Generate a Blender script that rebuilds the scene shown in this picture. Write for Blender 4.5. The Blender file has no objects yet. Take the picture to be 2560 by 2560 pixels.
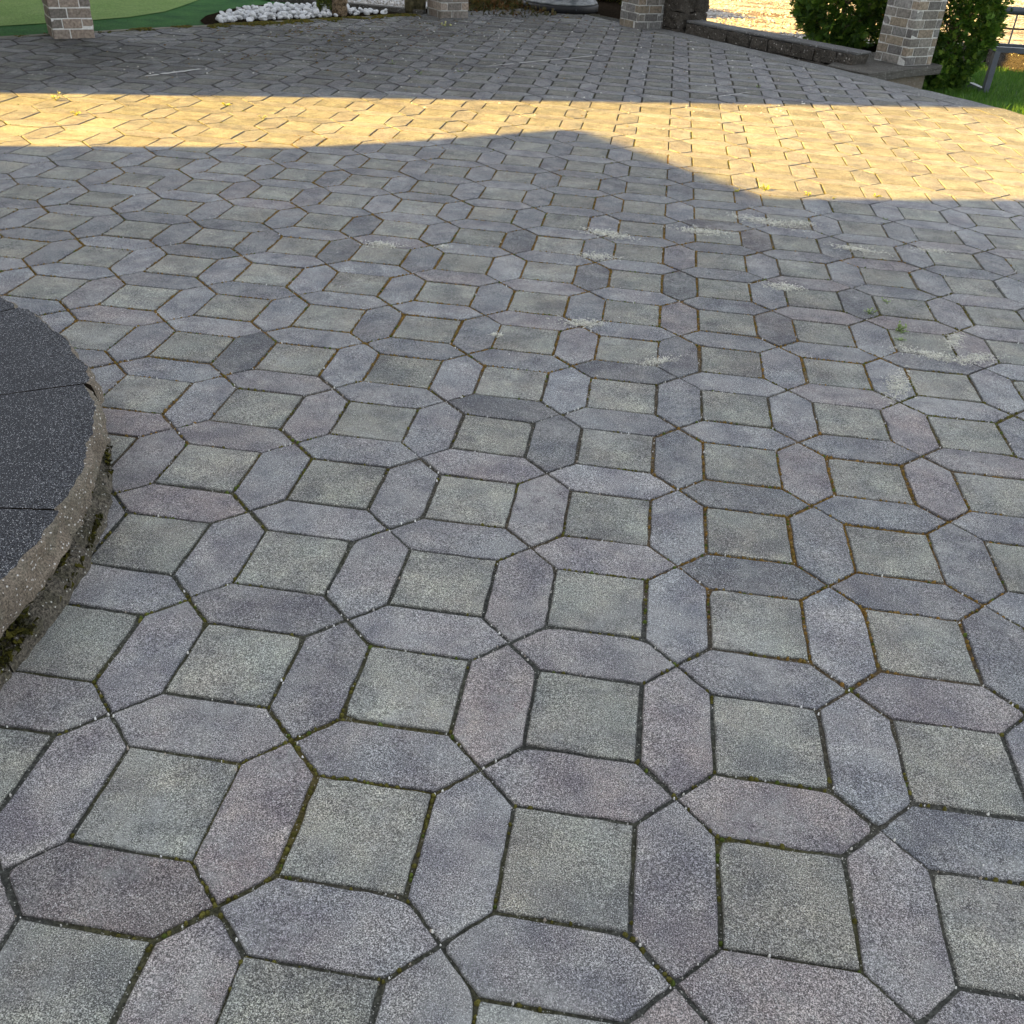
import bpy, bmesh, math, random
from mathutils import Vector, Matrix, noise
random.seed(7)
S = bpy.context.scene
COL = S.collection

# ------------------------------------------------------------------ camera
CAM_R = ((0.9879962, 0.1448437, 0.0537009), (0.1241378, -0.5375325, -0.8340555), (-0.0919417, 0.8307100, -0.5490607))      # right, down, forward
cam = bpy.data.cameras.new('camera'); co = bpy.data.objects.new('camera', cam); COL.objects.link(co)
r_, d_, f_ = [Vector(v) for v in CAM_R]
M = Matrix.Identity(4)
for i in range(3):
    M[i][0] = r_[i]; M[i][1] = -d_[i]; M[i][2] = -f_[i]
M[0][3], M[1][3], M[2][3] = 0.95826, -0.94795, 1.50360
co.matrix_world = M
cam.sensor_width = 36; cam.lens = 34.2961; cam.clip_start = .05; cam.clip_end = 2000
S.camera = co

# ------------------------------------------------------------------ light
AZ = math.radians(20.3)            # horizontal heading the sunlight travels along, from +X
EL = math.radians(25)
SUN_DIR = Vector((math.cos(AZ) * math.cos(EL), math.sin(AZ) * math.cos(EL), -math.sin(EL)))
sl = bpy.data.lights.new('sun', 'SUN'); so = bpy.data.objects.new('sun', sl); COL.objects.link(so)
so.rotation_euler = SUN_DIR.to_track_quat('-Z', 'Y').to_euler()
sl.energy = 5.0; sl.angle = math.radians(.55); sl.color = (1.0, .61, .10)
W = bpy.data.worlds.new('World'); S.world = W; W.use_nodes = True
nt = W.node_tree; nt.nodes.clear()
sky = nt.nodes.new('ShaderNodeTexSky'); sky.sky_type = 'NISHITA'; sky.sun_disc = False
sky.sun_elevation = EL; sky.sun_rotation = math.atan2(-SUN_DIR.x, -SUN_DIR.y)
hs = nt.nodes.new('ShaderNodeHueSaturation'); hs.inputs['Saturation'].default_value = .29
bg = nt.nodes.new('ShaderNodeBackground'); bg.inputs['Strength'].default_value = .073
wo = nt.nodes.new('ShaderNodeOutputWorld')
nt.links.new(sky.outputs[0], hs.inputs['Color']); nt.links.new(hs.outputs[0], bg.inputs[0]); nt.links.new(bg.outputs[0], wo.inputs[0])
S.view_settings.view_transform = 'Standard'; S.view_settings.look = 'None'
S.view_settings.exposure = 2.82; S.view_settings.gamma = 1; S.view_settings.use_curve_mapping = False

# ------------------------------------------------------------------ helpers
def tag(o, label=None, cat=None, group=None, kind=None):
    if label: o['label'] = label
    if cat: o['category'] = cat
    if group: o['group'] = group
    if kind: o['kind'] = kind
    return o
def mesh(name, verts, faces, mat=None, parent=None, midx=None, cols=None, smooth=False):
    me = bpy.data.meshes.new(name); me.from_pydata([tuple(v) for v in verts], [], faces)
    mats = mat if isinstance(mat, (list, tuple)) else ([mat] if mat else [])
    for m in mats: me.materials.append(m)
    if midx is not None: me.polygons.foreach_set('material_index', midx)
    if smooth: me.polygons.foreach_set('use_smooth', [True] * len(me.polygons))
    if cols is not None:
        a = me.attributes.new('col', 'FLOAT_COLOR', 'POINT')
        a.data.foreach_set('color', [c for v in cols for c in (v[0], v[1], v[2], v[3] if len(v) > 3 else 1.0)])
    me.update()
    o = bpy.data.objects.new(name, me); COL.objects.link(o)
    if parent: o.parent = parent
    return o
def empty(name, loc=(0, 0, 0), rz=0):
    o = bpy.data.objects.new(name, None); COL.objects.link(o); o.location = loc; o.rotation_euler = (0, 0, rz); return o
class MB:
    def __init__(s): s.v = []; s.f = []; s.m = []; s.c = []
    def add(s, vs, fs, m=0, c=(1, 1, 1, 0)):
        b = len(s.v); s.v += [Vector(v) for v in vs]; s.f += [[b + i for i in f] for f in fs]; s.m += [m] * len(fs); s.c += [c] * len(vs)
    def box(s, cx, cy, cz, sx, sy, sz, rz=0, m=0, bev=0, jit=0, c=(1, 1, 1, 0), mat=None):
        bm = bmesh.new(); bmesh.ops.create_cube(bm, size=1)
        for v in bm.verts: v.co = Vector((v.co.x * sx, v.co.y * sy, v.co.z * sz))
        if bev: bmesh.ops.bevel(bm, geom=bm.edges[:], offset=bev, segments=1, affect='EDGES')
        if jit:
            for v in bm.verts: v.co += Vector([random.uniform(-jit, jit) for _ in range(3)])
        R = mat or Matrix.Rotation(rz, 4, 'Z')
        bm.verts.index_update()
        vs = [R @ v.co + Vector((cx, cy, cz)) for v in bm.verts]; fs = [[v.index for v in f.verts] for f in bm.faces]; bm.free()
        s.add(vs, fs, m, c)
    def tube(s, pts, rad, n=10, m=0, caps=True, sq=False):
        pts = [Vector(p) for p in pts]; rs = rad if isinstance(rad, (list, tuple)) else [rad] * len(pts)
        rings = []
        for i, p in enumerate(pts):
            t = (pts[min(i + 1, len(pts) - 1)] - pts[max(i - 1, 0)]).normalized()
            up = Vector((0, 0, 1)) if abs(t.z) < .9 else Vector((0, 1, 0))
            a = t.cross(up).normalized(); b = a.cross(t)
            off = math.pi / 4 if sq else 0
            rings.append([p + (a * math.cos(off + k * 2 * math.pi / n) + b * math.sin(off + k * 2 * math.pi / n)) * rs[i] for k in range(n)])
        fs = []
        for i in range(len(pts) - 1):
            for k in range(n):
                fs.append([i * n + k, i * n + (k + 1) % n, (i + 1) * n + (k + 1) % n, (i + 1) * n + k])
        if caps: fs.append(list(range(n))[::-1]); fs.append([(len(pts) - 1) * n + k for k in range(n)])
        s.add([v for r in rings for v in r], fs, m)
    def build(s, name, mat, parent=None, smooth=False, cols=False):
        return mesh(name, s.v, s.f, mat, parent, s.m, s.c if cols else None, smooth)

def lin(*c): return tuple(((x / 255 + .055) / 1.055) ** 2.4 if x > 10 else x / 255 / 12.92 for x in c)

class NM:
    """small node material builder"""
    def __init__(s, name, rough=.85, spec=.3):
        s.m = bpy.data.materials.new(name); s.m.use_nodes = True; s.t = s.m.node_tree; s.n = s.t.nodes; s.l = s.t.links
        s.p = s.n['Principled BSDF']; s.p.inputs['Roughness'].default_value = rough; s.p.inputs['Specular IOR Level'].default_value = spec
    def node(s, typ, **kw):
        n = s.n.new(typ)
        for k, v in kw.items(): setattr(n, k, v)
        return n
    def link(s, a, b): s.l.new(a, b)
    def obj(s): return s.node('ShaderNodeTexCoord').outputs['Object']
    def attr(s, name='col'): return s.node('ShaderNodeAttribute', attribute_name=name)
    def noise(s, vec, scale, detail=3, rough=.55):
        n = s.node('ShaderNodeTexNoise'); n.inputs['Scale'].default_value = scale; n.inputs['Detail'].default_value = detail; n.inputs['Roughness'].default_value = rough
        s.link(vec, n.inputs['Vector']); return n.outputs['Fac']
    def voro(s, vec, scale, feat='F1'):
        n = s.node('ShaderNodeTexVoronoi', feature=feat); n.inputs['Scale'].default_value = scale; s.link(vec, n.inputs['Vector']); return n
    def ramp(s, fac, stops, interp='LINEAR'):
        n = s.node('ShaderNodeValToRGB'); e = n.color_ramp.elements; n.color_ramp.interpolation = interp
        while len(e) < len(stops): e.new(.5)
        for i, (p, c) in enumerate(stops):
            e[i].position = p; e[i].color = (c[0], c[1], c[2], 1) if isinstance(c, (tuple, list)) else (c, c, c, 1)
        s.link(fac, n.inputs[0]); return n.outputs[0]
    def maprange(s, fac, a, b, c, d):
        n = s.node('ShaderNodeMapRange'); s.link(fac, n.inputs[0])
        for i, v in enumerate((a, b, c, d)): n.inputs[i + 1].default_value = v
        return n.outputs[0]
    def mix(s, fac, a, b, blend='MIX'):
        n = s.node('ShaderNodeMix', data_type='RGBA', blend_type=blend)
        if isinstance(fac, (int, float)): n.inputs[0].default_value = fac
        else: s.link(fac, n.inputs[0])
        for sock, v in ((n.inputs[6], a), (n.inputs[7], b)):
            if isinstance(v, (tuple, list)): sock.default_value = (v[0], v[1], v[2], 1)
            else: s.link(v, sock)
        return n.outputs[2]
    def math(s, op, a, b=None):
        n = s.node('ShaderNodeMath', operation=op)
        for i, v in enumerate((a, b)):
            if v is None: continue
            if isinstance(v, (int, float)): n.inputs[i].default_value = v
            else: s.link(v, n.inputs[i])
        return n.outputs[0]
    def color(s, c):
        if isinstance(c, (tuple, list)): s.p.inputs['Base Color'].default_value = (*c[:3], 1)
        else: s.link(c, s.p.inputs['Base Color'])
    def bump(s, h, dist=.002, strength=1):
        n = s.node('ShaderNodeBump'); n.inputs['Distance'].default_value = dist; n.inputs['Strength'].default_value = strength
        s.link(h, n.inputs['Height']); s.link(n.outputs[0], s.p.inputs['Normal'])

# ------------------------------------------------------------------ materials
def m_paver():
    k = NM('weathered_concrete_paver', .88, .25)
    at = k.attr(); o = k.obj()
    sc = k.node('ShaderNodeVectorMath', operation='SCALE'); k.link(o, sc.inputs[0]); sc.inputs['Scale'].default_value = 1
    off = k.node('ShaderNodeCombineXYZ'); s1 = k.math('MULTIPLY', at.outputs['Alpha'], 91.7); k.link(s1, off.inputs[0]); k.link(s1, off.inputs[2])
    ad = k.node('ShaderNodeVectorMath', operation='ADD'); k.link(o, ad.inputs[0]); k.link(off.outputs[0], ad.inputs[1]); v = ad.outputs[0]
    c = at.outputs['Color']
    c = k.mix(k.maprange(k.noise(v, 5.5, 3, .6), .35, .68, 0, .8), c, k.mix(1, c, (1.07, .965, .93), 'MULTIPLY'))
    # blotches inside one stone
    c = k.mix(k.maprange(k.noise(v, 8, 5, .62), .42, .64, 0, .95), c, k.mix(1, c, (.62, .62, .68), 'MULTIPLY'))
    c = k.mix(k.maprange(k.noise(v, 13, 5, .62), .50, .68, 0, .85), c, k.mix(1, c, (1.3, 1.3, 1.22), 'MULTIPLY'))
    c = k.mix(k.maprange(k.noise(o, 1.1, 5, .65), .45, .7, 0, .35), c, k.mix(1, c, (.66, .68, .68), 'MULTIPLY'))
    c = k.mix(k.maprange(k.noise(o, 45, 3), .35, .7, 0, .25), c, k.mix(1, c, (.7, .72, .74), 'MULTIPLY'))
    # sand grain
    g = k.noise(o, 400, 3, .85)
    c = k.mix(1, c, k.ramp(g, [(.36, .10), (.5, .82), (.62, 2.9)]), 'MULTIPLY')
    c = k.mix(1, c, k.ramp(k.noise(o, 130, 3, .75), [(.34, .76), (.5, .99), (.66, 1.30)]), 'MULTIPLY')
    # worn pale faces and dirty corners differ from stone to stone
    wear = k.math('MULTIPLY', k.maprange(k.noise(v, 3.2, 6, .7), .50, .66, 0, 1), k.maprange(k.noise(o, 28, 4, .7), .40, .62, 0, .55))
    c = k.mix(wear, c, (.30, .305, .29))
    dust = k.math('MULTIPLY', k.maprange(k.noise(o, 1.7, 6, .62), .56, .72, 0, 1), k.maprange(k.noise(o, 19, 5, .7), .38, .66, .1, .8))
    c = k.mix(dust, c, (.33, .335, .32))
    damp = k.maprange(k.noise(o, 2.6, 5, .6), .30, .42, .35, 0)
    c = k.mix(damp, c, k.mix(1, c, (.5, .52, .55), 'MULTIPLY'))
    vo = k.voro(o, 330)
    spk = k.math('MULTIPLY', k.math('LESS_THAN', vo.outputs['Distance'], .34), k.math('GREATER_THAN', k.node_sep(vo.outputs['Color']), .88))
    c = k.mix(k.math('MULTIPLY', spk, .7), c, (.60, .60, .58))
    vd = k.voro(o, 260)
    dk = k.math('MULTIPLY', k.math('LESS_THAN', vd.outputs['Distance'], .36), k.math('GREATER_THAN', k.node_sep(vd.outputs['Color']), .84))
    c = k.mix(k.math('MULTIPLY', dk, .6), c, (.05, .05, .055))
    k.color(c)
    h = k.math('ADD', g, k.math('MULTIPLY', k.noise(o, 150, 2), .8))
    k.bump(h, .0016, .8)
    return k.m
NM.node_sep = lambda s, c: (lambda n: (s.link(c, n.inputs[0]), n.outputs[0])[1])(s.node('ShaderNodeSeparateColor'))

def m_joint():
    k = NM('joint_sand', .95, .1); at = k.attr(); o = k.obj()
    c = at.outputs['Color']
    n = k.noise(o, 130, 4, .7)
    c = k.mix(1, c, k.ramp(n, [(.3, .35), (.5, .9), (.72, 1.9)]), 'MULTIPLY')
    vo = k.voro(o, 300)
    spk = k.math('MULTIPLY', k.math('LESS_THAN', vo.outputs['Distance'], .4), k.math('GREATER_THAN', k.node_sep(vo.outputs['Color']), .90))
    c = k.mix(k.math('MULTIPLY', spk, .6), c, (.45, .44, .40))
    k.color(c); k.bump(n, .006, 1); return k.m

def m_speckled(name, base, grain=(.3, 1.0, 2.0), light=(.6, .6, .6), thr=.86, scale=170, rough=.85, mottle=.4, gs=420, bump=.0016, tint=None, spec=None):
    k = NM(name, rough, .25); o = k.obj()
    c = k.mix(k.maprange(k.noise(o, 5, 4), .35, .7, 0, mottle), base, tuple(x * .55 for x in base))
    if tint: c = k.mix(k.maprange(k.noise(o, 13, 4), .45, .7, 0, .8), c, tint)
    g = k.noise(o, gs, 2, .7)
    c = k.mix(1, c, k.ramp(g, [(.3, grain[0]), (.5, grain[1]), (.7, grain[2])]), 'MULTIPLY')
    vo = k.voro(o, scale)
    spk = k.math('MULTIPLY', k.math('LESS_THAN', vo.outputs['Distance'], .38), k.math('GREATER_THAN', k.node_sep(vo.outputs['Color']), thr))
    c = k.mix(k.math('MULTIPLY', spk, .85), c, light)
    if spec is not None: k.p.inputs['Specular IOR Level'].default_value = spec
    k.color(c); k.bump(k.math('ADD', g, k.noise(o, 60, 3)), bump, 1); return k.m

def m_simple(name, c1, c2, scale=20, rough=.85, bump=.002, spec=.3, lo=.35, hi=.65, detail=4, metallic=0):
    k = NM(name, rough, spec); o = k.obj(); n = k.noise(o, scale, detail)
    k.color(k.ramp(n, [(lo, c1), (hi, c2)])); k.bump(n, bump, .8); k.p.inputs['Metallic'].default_value = metallic; return k.m

def m_attr(name, rough=.8, scale=60, spec=.3, bump=.003, lo=.6, hi=1.35, trans=0):
    k = NM(name, rough, spec); at = k.attr(); o = k.obj(); n = k.noise(o, scale, 4)
    k.color(k.mix(1, at.outputs['Color'], k.ramp(n, [(.3, lo), (.7, hi)]), 'MULTIPLY')); k.bump(n, bump, .8)
    if trans:
        k.p.inputs['Transmission Weight'].default_value = 0
        tr = k.node('ShaderNodeBsdfTranslucent'); k.link(at.outputs['Color'], tr.inputs[0])
        mx = k.node('ShaderNodeMixShader'); mx.inputs[0].default_value = trans
        k.link(k.p.outputs[0], mx.inputs[1]); k.link(tr.outputs[0], mx.inputs[2]); k.link(mx.outputs[0], k.n['Material Output'].inputs[0])
    return k.m

MP = m_paver(); MJ = m_joint()
M_strip = m_speckled('mortar_edging', (.155, .157, .155), (.4, 1, 1.8), (.5, .5, .48), .90, 70, mottle=1.0, tint=(.10, .105, .10), gs=160, bump=.004)
M_captop = m_speckled('dark_granite_concrete', (.040, .041, .045), (.12, .75, 5.5), (.52, .52, .52), .82, 330, mottle=.35, bump=.0025, spec=.08)
M_split = m_speckled('split_face_concrete', (.165, .136, .104), (.35, 1, 1.8), (.55, .53, .5), .88, 150, mottle=.7, gs=230, bump=.007, tint=(.14, .13, .10))
M_mossstone = m_speckled('mossy_split_face', (.115, .10, .078), (.3, 1, 1.8), (.45, .44, .4), .92, 150, mottle=.8, gs=120, bump=.012, tint=(.035, .034, .014))
M_mortar = m_simple('white_mortar', (.50, .50, .48), (.70, .70, .68), 40)
M_mortar2 = m_simple('grey_mortar', (.30, .30, .285), (.46, .46, .44), 40)
M_brick = m_attr('pillar_brick', .9, 45, lo=.6, hi=1.4)
M_moss = m_attr('moss', .95, 300, spec=.05, bump=.004)
M_leaf = m_attr('leaf', .6, 30, spec=.3, trans=.25, lo=.8, hi=1.2)
M_grass = m_attr('grass_blade', .6, 30, spec=.25, trans=.3, lo=.8, hi=1.2)
M_bark = m_simple('bark', (.035, .025, .018), (.13, .09, .06), 45, bump=.01)
M_white = m_attr('white_marble_stone', .7, 22, lo=.75, hi=1.1)
M_metal = m_simple('blue_grey_painted_metal', (.035, .042, .055), (.055, .065, .08), 8, rough=.45, bump=.0005)
M_black = m_simple('black_rubber', (.006, .006, .008), (.014, .014, .016), 60, rough=.6)

# ------------------------------------------------------------------ paving
P = .39
LEFT = (Vector((-5.6, 7.17)), Vector((-2.05, 11.80)))
RIGHT_A, RIGHT_B = Vector((.94, 12.30)), Vector((3.80, 8.82))
def inside_line(p, a, b, off=0):      # > 0 right of a->b
    d = (b - a).normalized(); return (p - a).dot(Vector((d.y, -d.x))) - off
def lines():
    # half planes (a, b, offset): keep the right-hand side of a->b
    yield LEFT[0], LEFT[1], .06
    yield RIGHT_A, RIGHT_B, .27
    yield RIGHT_B, Vector((4.4, 7.75)), .27
    yield Vector((4.4, 7.75)), Vector((5.2, 4.5)), .27
HP = list(lines())
def clip(poly):
    for a, b, off in HP:
        d = (b - a).normalized(); n = Vector((d.y, -d.x)); out = []
        for i in range(len(poly)):
            p, q = poly[i], poly[(i + 1) % len(poly)]
            dp = (p - a).dot(n) - off; dq = (q - a).dot(n) - off
            if dp >= 0: out.append(p)
            if dp * dq < 0: out.append(p + (q - p) * (dp / (dp - dq)))
        poly = out
        if len(poly) < 3: return []
    return poly
def inset(poly, d):
    n = len(poly); out = []
    for i in range(n):
        a, b, c = poly[i - 1], poly[i], poly[(i + 1) % n]
        e1 = (b - a).normalized(); e2 = (c - b).normalized()
        n1 = Vector((-e1.y, e1.x)); n2 = Vector((-e2.y, e2.x))
        m = n1 + n2; L = m.length
        if L < .1: out.append(b); continue
        m /= L; out.append(b + m * (d / max(.3, m.dot(n1))))
    return out
def area(p): return .5 * sum(p[i].x * p[(i + 1) % len(p)].y - p[(i + 1) % len(p)].x * p[i].y for i in range(len(p)))
def nz(x, y, s, k=0): return noise.noise(Vector((x * s, y * s, k * 17.3)))

DARK_STONES = [(0.76, 4.63), (0.39, 3.78), (0.78, 3.33), (1.98, 3.37), (-0.41, 3.72), (0.78, 1.74), (0.14, 3.74), (-0.4, 3.35), (1.17, 3.36), (1.55, 2.96), (1.16, 2.49), (1.54, 4.09), (1.23, 1.83), (1.38, 1.57), (1.39, 1.19), (2.03, 4.32), (1.59, 4.23), (0.56, 1.94), (-0.41, 2.14), (-0.69, 3.37)]
pv, pf, pc = [], [], []
edges = {}
def paver(poly, kind):
    poly = [Vector(p) for p in poly]
    cen = sum(poly, Vector((0, 0))) / len(poly)
    if cen.y > 14.7: return
    full = area(poly)
    q = clip(poly)
    if len(q) < 3 or area(q) < full * .12: return
    for i in range(len(poly)):
        a, b = poly[i], poly[(i + 1) % len(poly)]
        key = tuple(sorted(((round(a.x, 3), round(a.y, 3)), (round(b.x, 3), round(b.y, 3)))))
        edges[key] = (a, b)
    near = (cen - Vector((.95, -.95))).length < 5
    gap = random.uniform(.0034, .0052) if cen.y < 4.4 else (random.uniform(.0032, .0044) if cen.y < 7.2 + .3 * cen.x else random.uniform(.0054, .0072))
    q = inset(q, gap)
    q = [p for i, p in enumerate(q) if (p - q[i - 1]).length > .012]
    if len(q) < 3: return
    # roughen the outline
    ring = []
    for i in range(len(q)):
        a, b = q[i], q[(i + 1) % len(q)]
        n = 7 if near else 2
        for j in range(n):
            t = j / n
            p = a.lerp(b, t)
            if j: p = p + Vector((random.gauss(0, 1), random.gauss(0, 1))) * (.0009 if near else .0006)
            elif near: p = p + (cen - p).normalized() * (random.uniform(-.001, .0012) if random.random() < .9 else random.uniform(.004, .010))
            ring.append(p)
    rot = random.gauss(0, .0045); sh = Vector((random.gauss(0, .0012), random.gauss(0, .0012)))
    cr, sr = math.cos(rot), math.sin(rot)
    ring = [cen + Vector(((p.x - cen.x) * cr - (p.y - cen.y) * sr, (p.x - cen.x) * sr + (p.y - cen.y) * cr)) + sh for p in ring]
    tk = .0045 if cen.y > 4.3 else .007
    cl = lambda q, m: max(-m, min(m, q))
    tx, ty, dz = cl(random.gauss(0, tk), .011), cl(random.gauss(0, tk), .011), cl(random.gauss(0, .0009), .0016)
    def z(p): return dz + (p.x - cen.x) * tx + (p.y - cen.y) * ty
    N = len(ring); base = len(pv)
    def shrink(p, d):
        v = cen - p; return p + v * (d / v.length)
    r = random.random()
    # stone colour: cast stone and its weathering, with far shade painted in below
    if kind == 's': c = Vector((.200, .205, .182)) * random.uniform(.86, 1.06)
    else:
        c = Vector((.184, .190, .195)) * random.uniform(.84, 1.1)
        w = nz(cen.x, cen.y, .8, 3)
        warm = max(0, min(1, (2.2 - cen.y) / 2.5)) * max(0, min(1, (1.9 - cen.x) / 1.6))
        if random.random() < .16 + w * .4 + .45 * warm and cen.y < 4.4: c = c.lerp(Vector((.205, .188, .183)), random.uniform(.3, .8))
        c = c.lerp(Vector((c.x * 1.04, c.y * .98, c.z * .94)), warm)
        if random.random() < .03 and cen.y < 4.4: c *= random.uniform(.68, .8)
    c *= 1 + .16 * nz(cen.x, cen.y, .6, 1)
    worn = math.exp(-((cen.x - 1.5) / 1.3) ** 2 - ((cen.y - 3.9) / 1.1) ** 2) + .8 * math.exp(-((cen.x - .2) / 1.6) ** 2 - ((cen.y - 5.0) / .8) ** 2)
    c *= 1 - .20 * min(1, worn)
    if cen.y > 6.5: c *= 1 - .16 * min(1, (cen.y - 6.5 - .3 * cen.x) / 1.5) if cen.y - 6.5 - .3 * cen.x > 0 else 1  # shaded stretch beyond the sunlit band painted darker
    # roof shade painted into the stones along the turf side
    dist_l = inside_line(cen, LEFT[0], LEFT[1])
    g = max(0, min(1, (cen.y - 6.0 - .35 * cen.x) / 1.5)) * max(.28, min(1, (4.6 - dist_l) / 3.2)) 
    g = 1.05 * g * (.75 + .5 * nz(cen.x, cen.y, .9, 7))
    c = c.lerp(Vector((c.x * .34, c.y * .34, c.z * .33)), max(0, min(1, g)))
    if any((cen - Vector(q)).length < .115 for q in DARK_STONES): c = c * (.70 if kind == 'h' else .84)
    if cen.y > 7: c = c * (1.14 if kind == 'h' else .88)
    k1, k2 = (.0018, .0042) if cen.y < 7.2 + .3 * cen.x else (.003, .009)
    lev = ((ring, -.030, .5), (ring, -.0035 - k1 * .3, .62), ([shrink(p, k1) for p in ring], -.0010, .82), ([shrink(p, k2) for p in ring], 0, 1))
    for rr, zz, grime_shade in lev:      # joint shadow and grime painted into the chamfers
        for p in rr: pv.append((p.x, p.y, z(p) + zz)); pc.append((c.x * grime_shade, c.y * grime_shade, c.z * grime_shade, r))
    for L in range(3):
        for i in range(N):
            j = (i + 1) % N
            pf.append([base + L * N + i, base + L * N + j, base + (L + 1) * N + j, base + (L + 1) * N + i])
    pf.append([base + 3 * N + i for i in range(N)])
H = .2
for j in range(-5, 40):
    for i in range(-20, 15):
        def V(a, b): return Vector(((i + a) * P, (j + b) * P))
        if (i + .5) * P - .96 > ((j + .5) * P + .95) * 1.1 + 1.6 or (i + .5) * P - .96 < -((j + .5) * P + .95) * .95 - 1.9: continue
        paver([V(.2, .2), V(.8, .2), V(.8, .8), V(.2, .8)], 's')
        paver([V(0, 0), V(.2, -.2), V(.8, -.2), V(1, 0), V(.8, .2), V(.2, .2)], 'h')
        paver([V(0, 0), V(.2, .2), V(.2, .8), V(0, 1), V(-.2, .8), V(-.2, .2)], 'h')
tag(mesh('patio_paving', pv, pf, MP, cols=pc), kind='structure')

# joint filling: one sheet under the stones
RUST, OLIVE, DARK, GREEN = Vector((.165, .094, .028)), Vector((.074, .068, .018)), Vector((.058, .059, .052)), Vector((.075, .10, .022))
def bell(x, c, w): return math.exp(-((x - c) / w) ** 2)
def rustness(x, y):
    d = bell(y, 3.6, 1.8) * bell(x + .5, .0, 2.5)
    d = max(d, .8 * bell(y, 1.6, .7) * bell(x, 1.6, .55))
    return max(0, min(1, d * 1.25 + nz(x, y, 1.6, 11) * .55 - .08))
def oliveness(x, y):
    return max(0, min(1, .08 + nz(x, y, 2.3, 5) * 1.1 + nz(x, y, 7, 6) * .7))
jv, jf, jc = [], [], []
ST = .06; X0, X1, Y0, Y1 = -6.6, 5.4, -1.8, 14.8
nx, ny = int((X1 - X0) / ST), int((Y1 - Y0) / ST)
ids = {}
for b in range(ny + 1):
    for a in range(nx + 1):
        x, y = X0 + a * ST, Y0 + b * ST
        p = Vector((x, y))
        if min(inside_line(p, A_, B_, .0) for A_, B_, _ in HP) < .02: continue
        ids[(a, b)] = len(jv)
        jv.append((x, y, -.0052 + .0010 * nz(x, y, 6, 2)))
        c = DARK.lerp(OLIVE, oliveness(x, y)).lerp(RUST, rustness(x, y))
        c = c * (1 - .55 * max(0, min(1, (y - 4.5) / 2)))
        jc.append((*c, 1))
for (a, b), i in ids.items():
    q = [(a, b), (a + 1, b), (a + 1, b + 1), (a, b + 1)]
    if all(t in ids for t in q): jf.append([ids[t] for t in q])
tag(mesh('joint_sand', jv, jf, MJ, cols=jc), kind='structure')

# edging strips of mortar along the open sides
def strip(name, pts_out, w, ztop, mat, zbot=-.45, n=60):
    # pts_out: polyline of the outer edge, strip lies to its right
    P_ = []
    for i in range(len(pts_out) - 1):
        a, b = Vector(pts_out[i]), Vector(pts_out[i + 1]); m = max(2, int((b - a).length / .08))
        P_ += [a.lerp(b, k / m) for k in range(m)]
    P_.append(Vector(pts_out[-1]))
    v, f = [], []
    for i, p in enumerate(P_):
        d = (P_[min(i + 1, len(P_) - 1)] - P_[max(i - 1, 0)]).normalized(); n_ = Vector((d.y, -d.x))
        j1 = .012 * nz(p.x, p.y, 6, 1); 
        o = p + n_ * j1; q = p + n_ * (w + .012 * nz(p.x, p.y, 4, 9))
        zz = ztop + .004 * nz(p.x, p.y, 5, 4)
        v += [(o.x, o.y, zbot), (o.x, o.y, zz - .012), (o.x + n_.x * .012, o.y + n_.y * .012, zz), (q.x, q.y, zz - .001), (q.x, q.y, -.05)]
    for i in range(len(P_) - 1):
        for k in range(4): f.append([i * 5 + k, i * 5 + k + 1, (i + 1) * 5 + k + 1, (i + 1) * 5 + k])
    f = [list(reversed(x)) for x in f]
    return tag(mesh(name, v, f, mat), kind='structure')
strip('patio_edge', [(.80, 12.47), (.94, 12.30), (2.67, 10.22), (3.70, 8.94), (3.98, 8.58), (4.15, 8.2), (4.4, 7.75), (4.75, 6.3), (5.2, 4.5)], .30, .003, M_strip)
strip('mossy_kerb', [(-6.7, 5.73), (-2.05, 11.80)], .09, .004, m_simple('mossy_concrete', (.05, .048, .020), (.14, .13, .10), 9, bump=.006), zbot=-.3)

# ------------------------------------------------------------------ ground round the patio
def sheet(name, pts, z, mat, kind='structure', amp=0, step=None):
    if not step: return tag(mesh(name, [(x, y, z) for x, y in pts], [list(range(len(pts)))], mat), kind=kind)
M_turf1 = NM('putting_turf', .95, .05)
_o = M_turf1.obj(); _n = M_turf1.noise(_o, 60, 5, .85); _b = M_turf1.noise(_o, 2.2, 4)
M_turf1.color(M_turf1.mix(1, M_turf1.ramp(_b, [(.3, (.11, .185, .050)), (.7, (.15, .215, .070))]), M_turf1.ramp(_n, [(.3, .35), (.7, 1.7)]), 'MULTIPLY')); M_turf1.bump(_n, .01, 1); M_turf1 = M_turf1.m
M_turf2 = NM('fringe_turf', .95, .05)
_o = M_turf2.obj(); _n = M_turf2.noise(_o, 55, 5, .85); _b = M_turf2.noise(_o, 3, 4)
M_turf2.color(M_turf2.mix(1, M_turf2.ramp(_b, [(.3, (.018, .075, .022)), (.7, (.045, .13, .032))]), M_turf2.ramp(_n, [(.3, .4), (.7, 1.6)]), 'MULTIPLY')); M_turf2.bump(_n, .02, 1); M_turf2 = M_turf2.m
M_soil = m_simple('dark_soil', (.009, .007, .005), (.022, .017, .012), 30, bump=.02, spec=0)
M_gravel = NM('gravel_ground', .9, .2)
_o = M_gravel.obj(); _v = M_gravel.voro(_o, 24); _c = M_gravel.ramp(M_gravel.node_sep(_v.outputs['Color']), [(0, (.13, .12, .11)), (.5, (.30, .285, .26)), (1, (.48, .46, .42))])
_br = M_gravel.node('ShaderNodeMapping'); M_gravel.link(_o, _br.inputs[0]); _br.inputs['Rotation'].default_value = (0, 0, .5); _br.inputs['Scale'].default_value = (.35, 2.2, 1)
_bn = M_gravel.maprange(M_gravel.noise(_br.outputs[0], 1.3, 5, .7), .47, .58, 0, .85)
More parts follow.
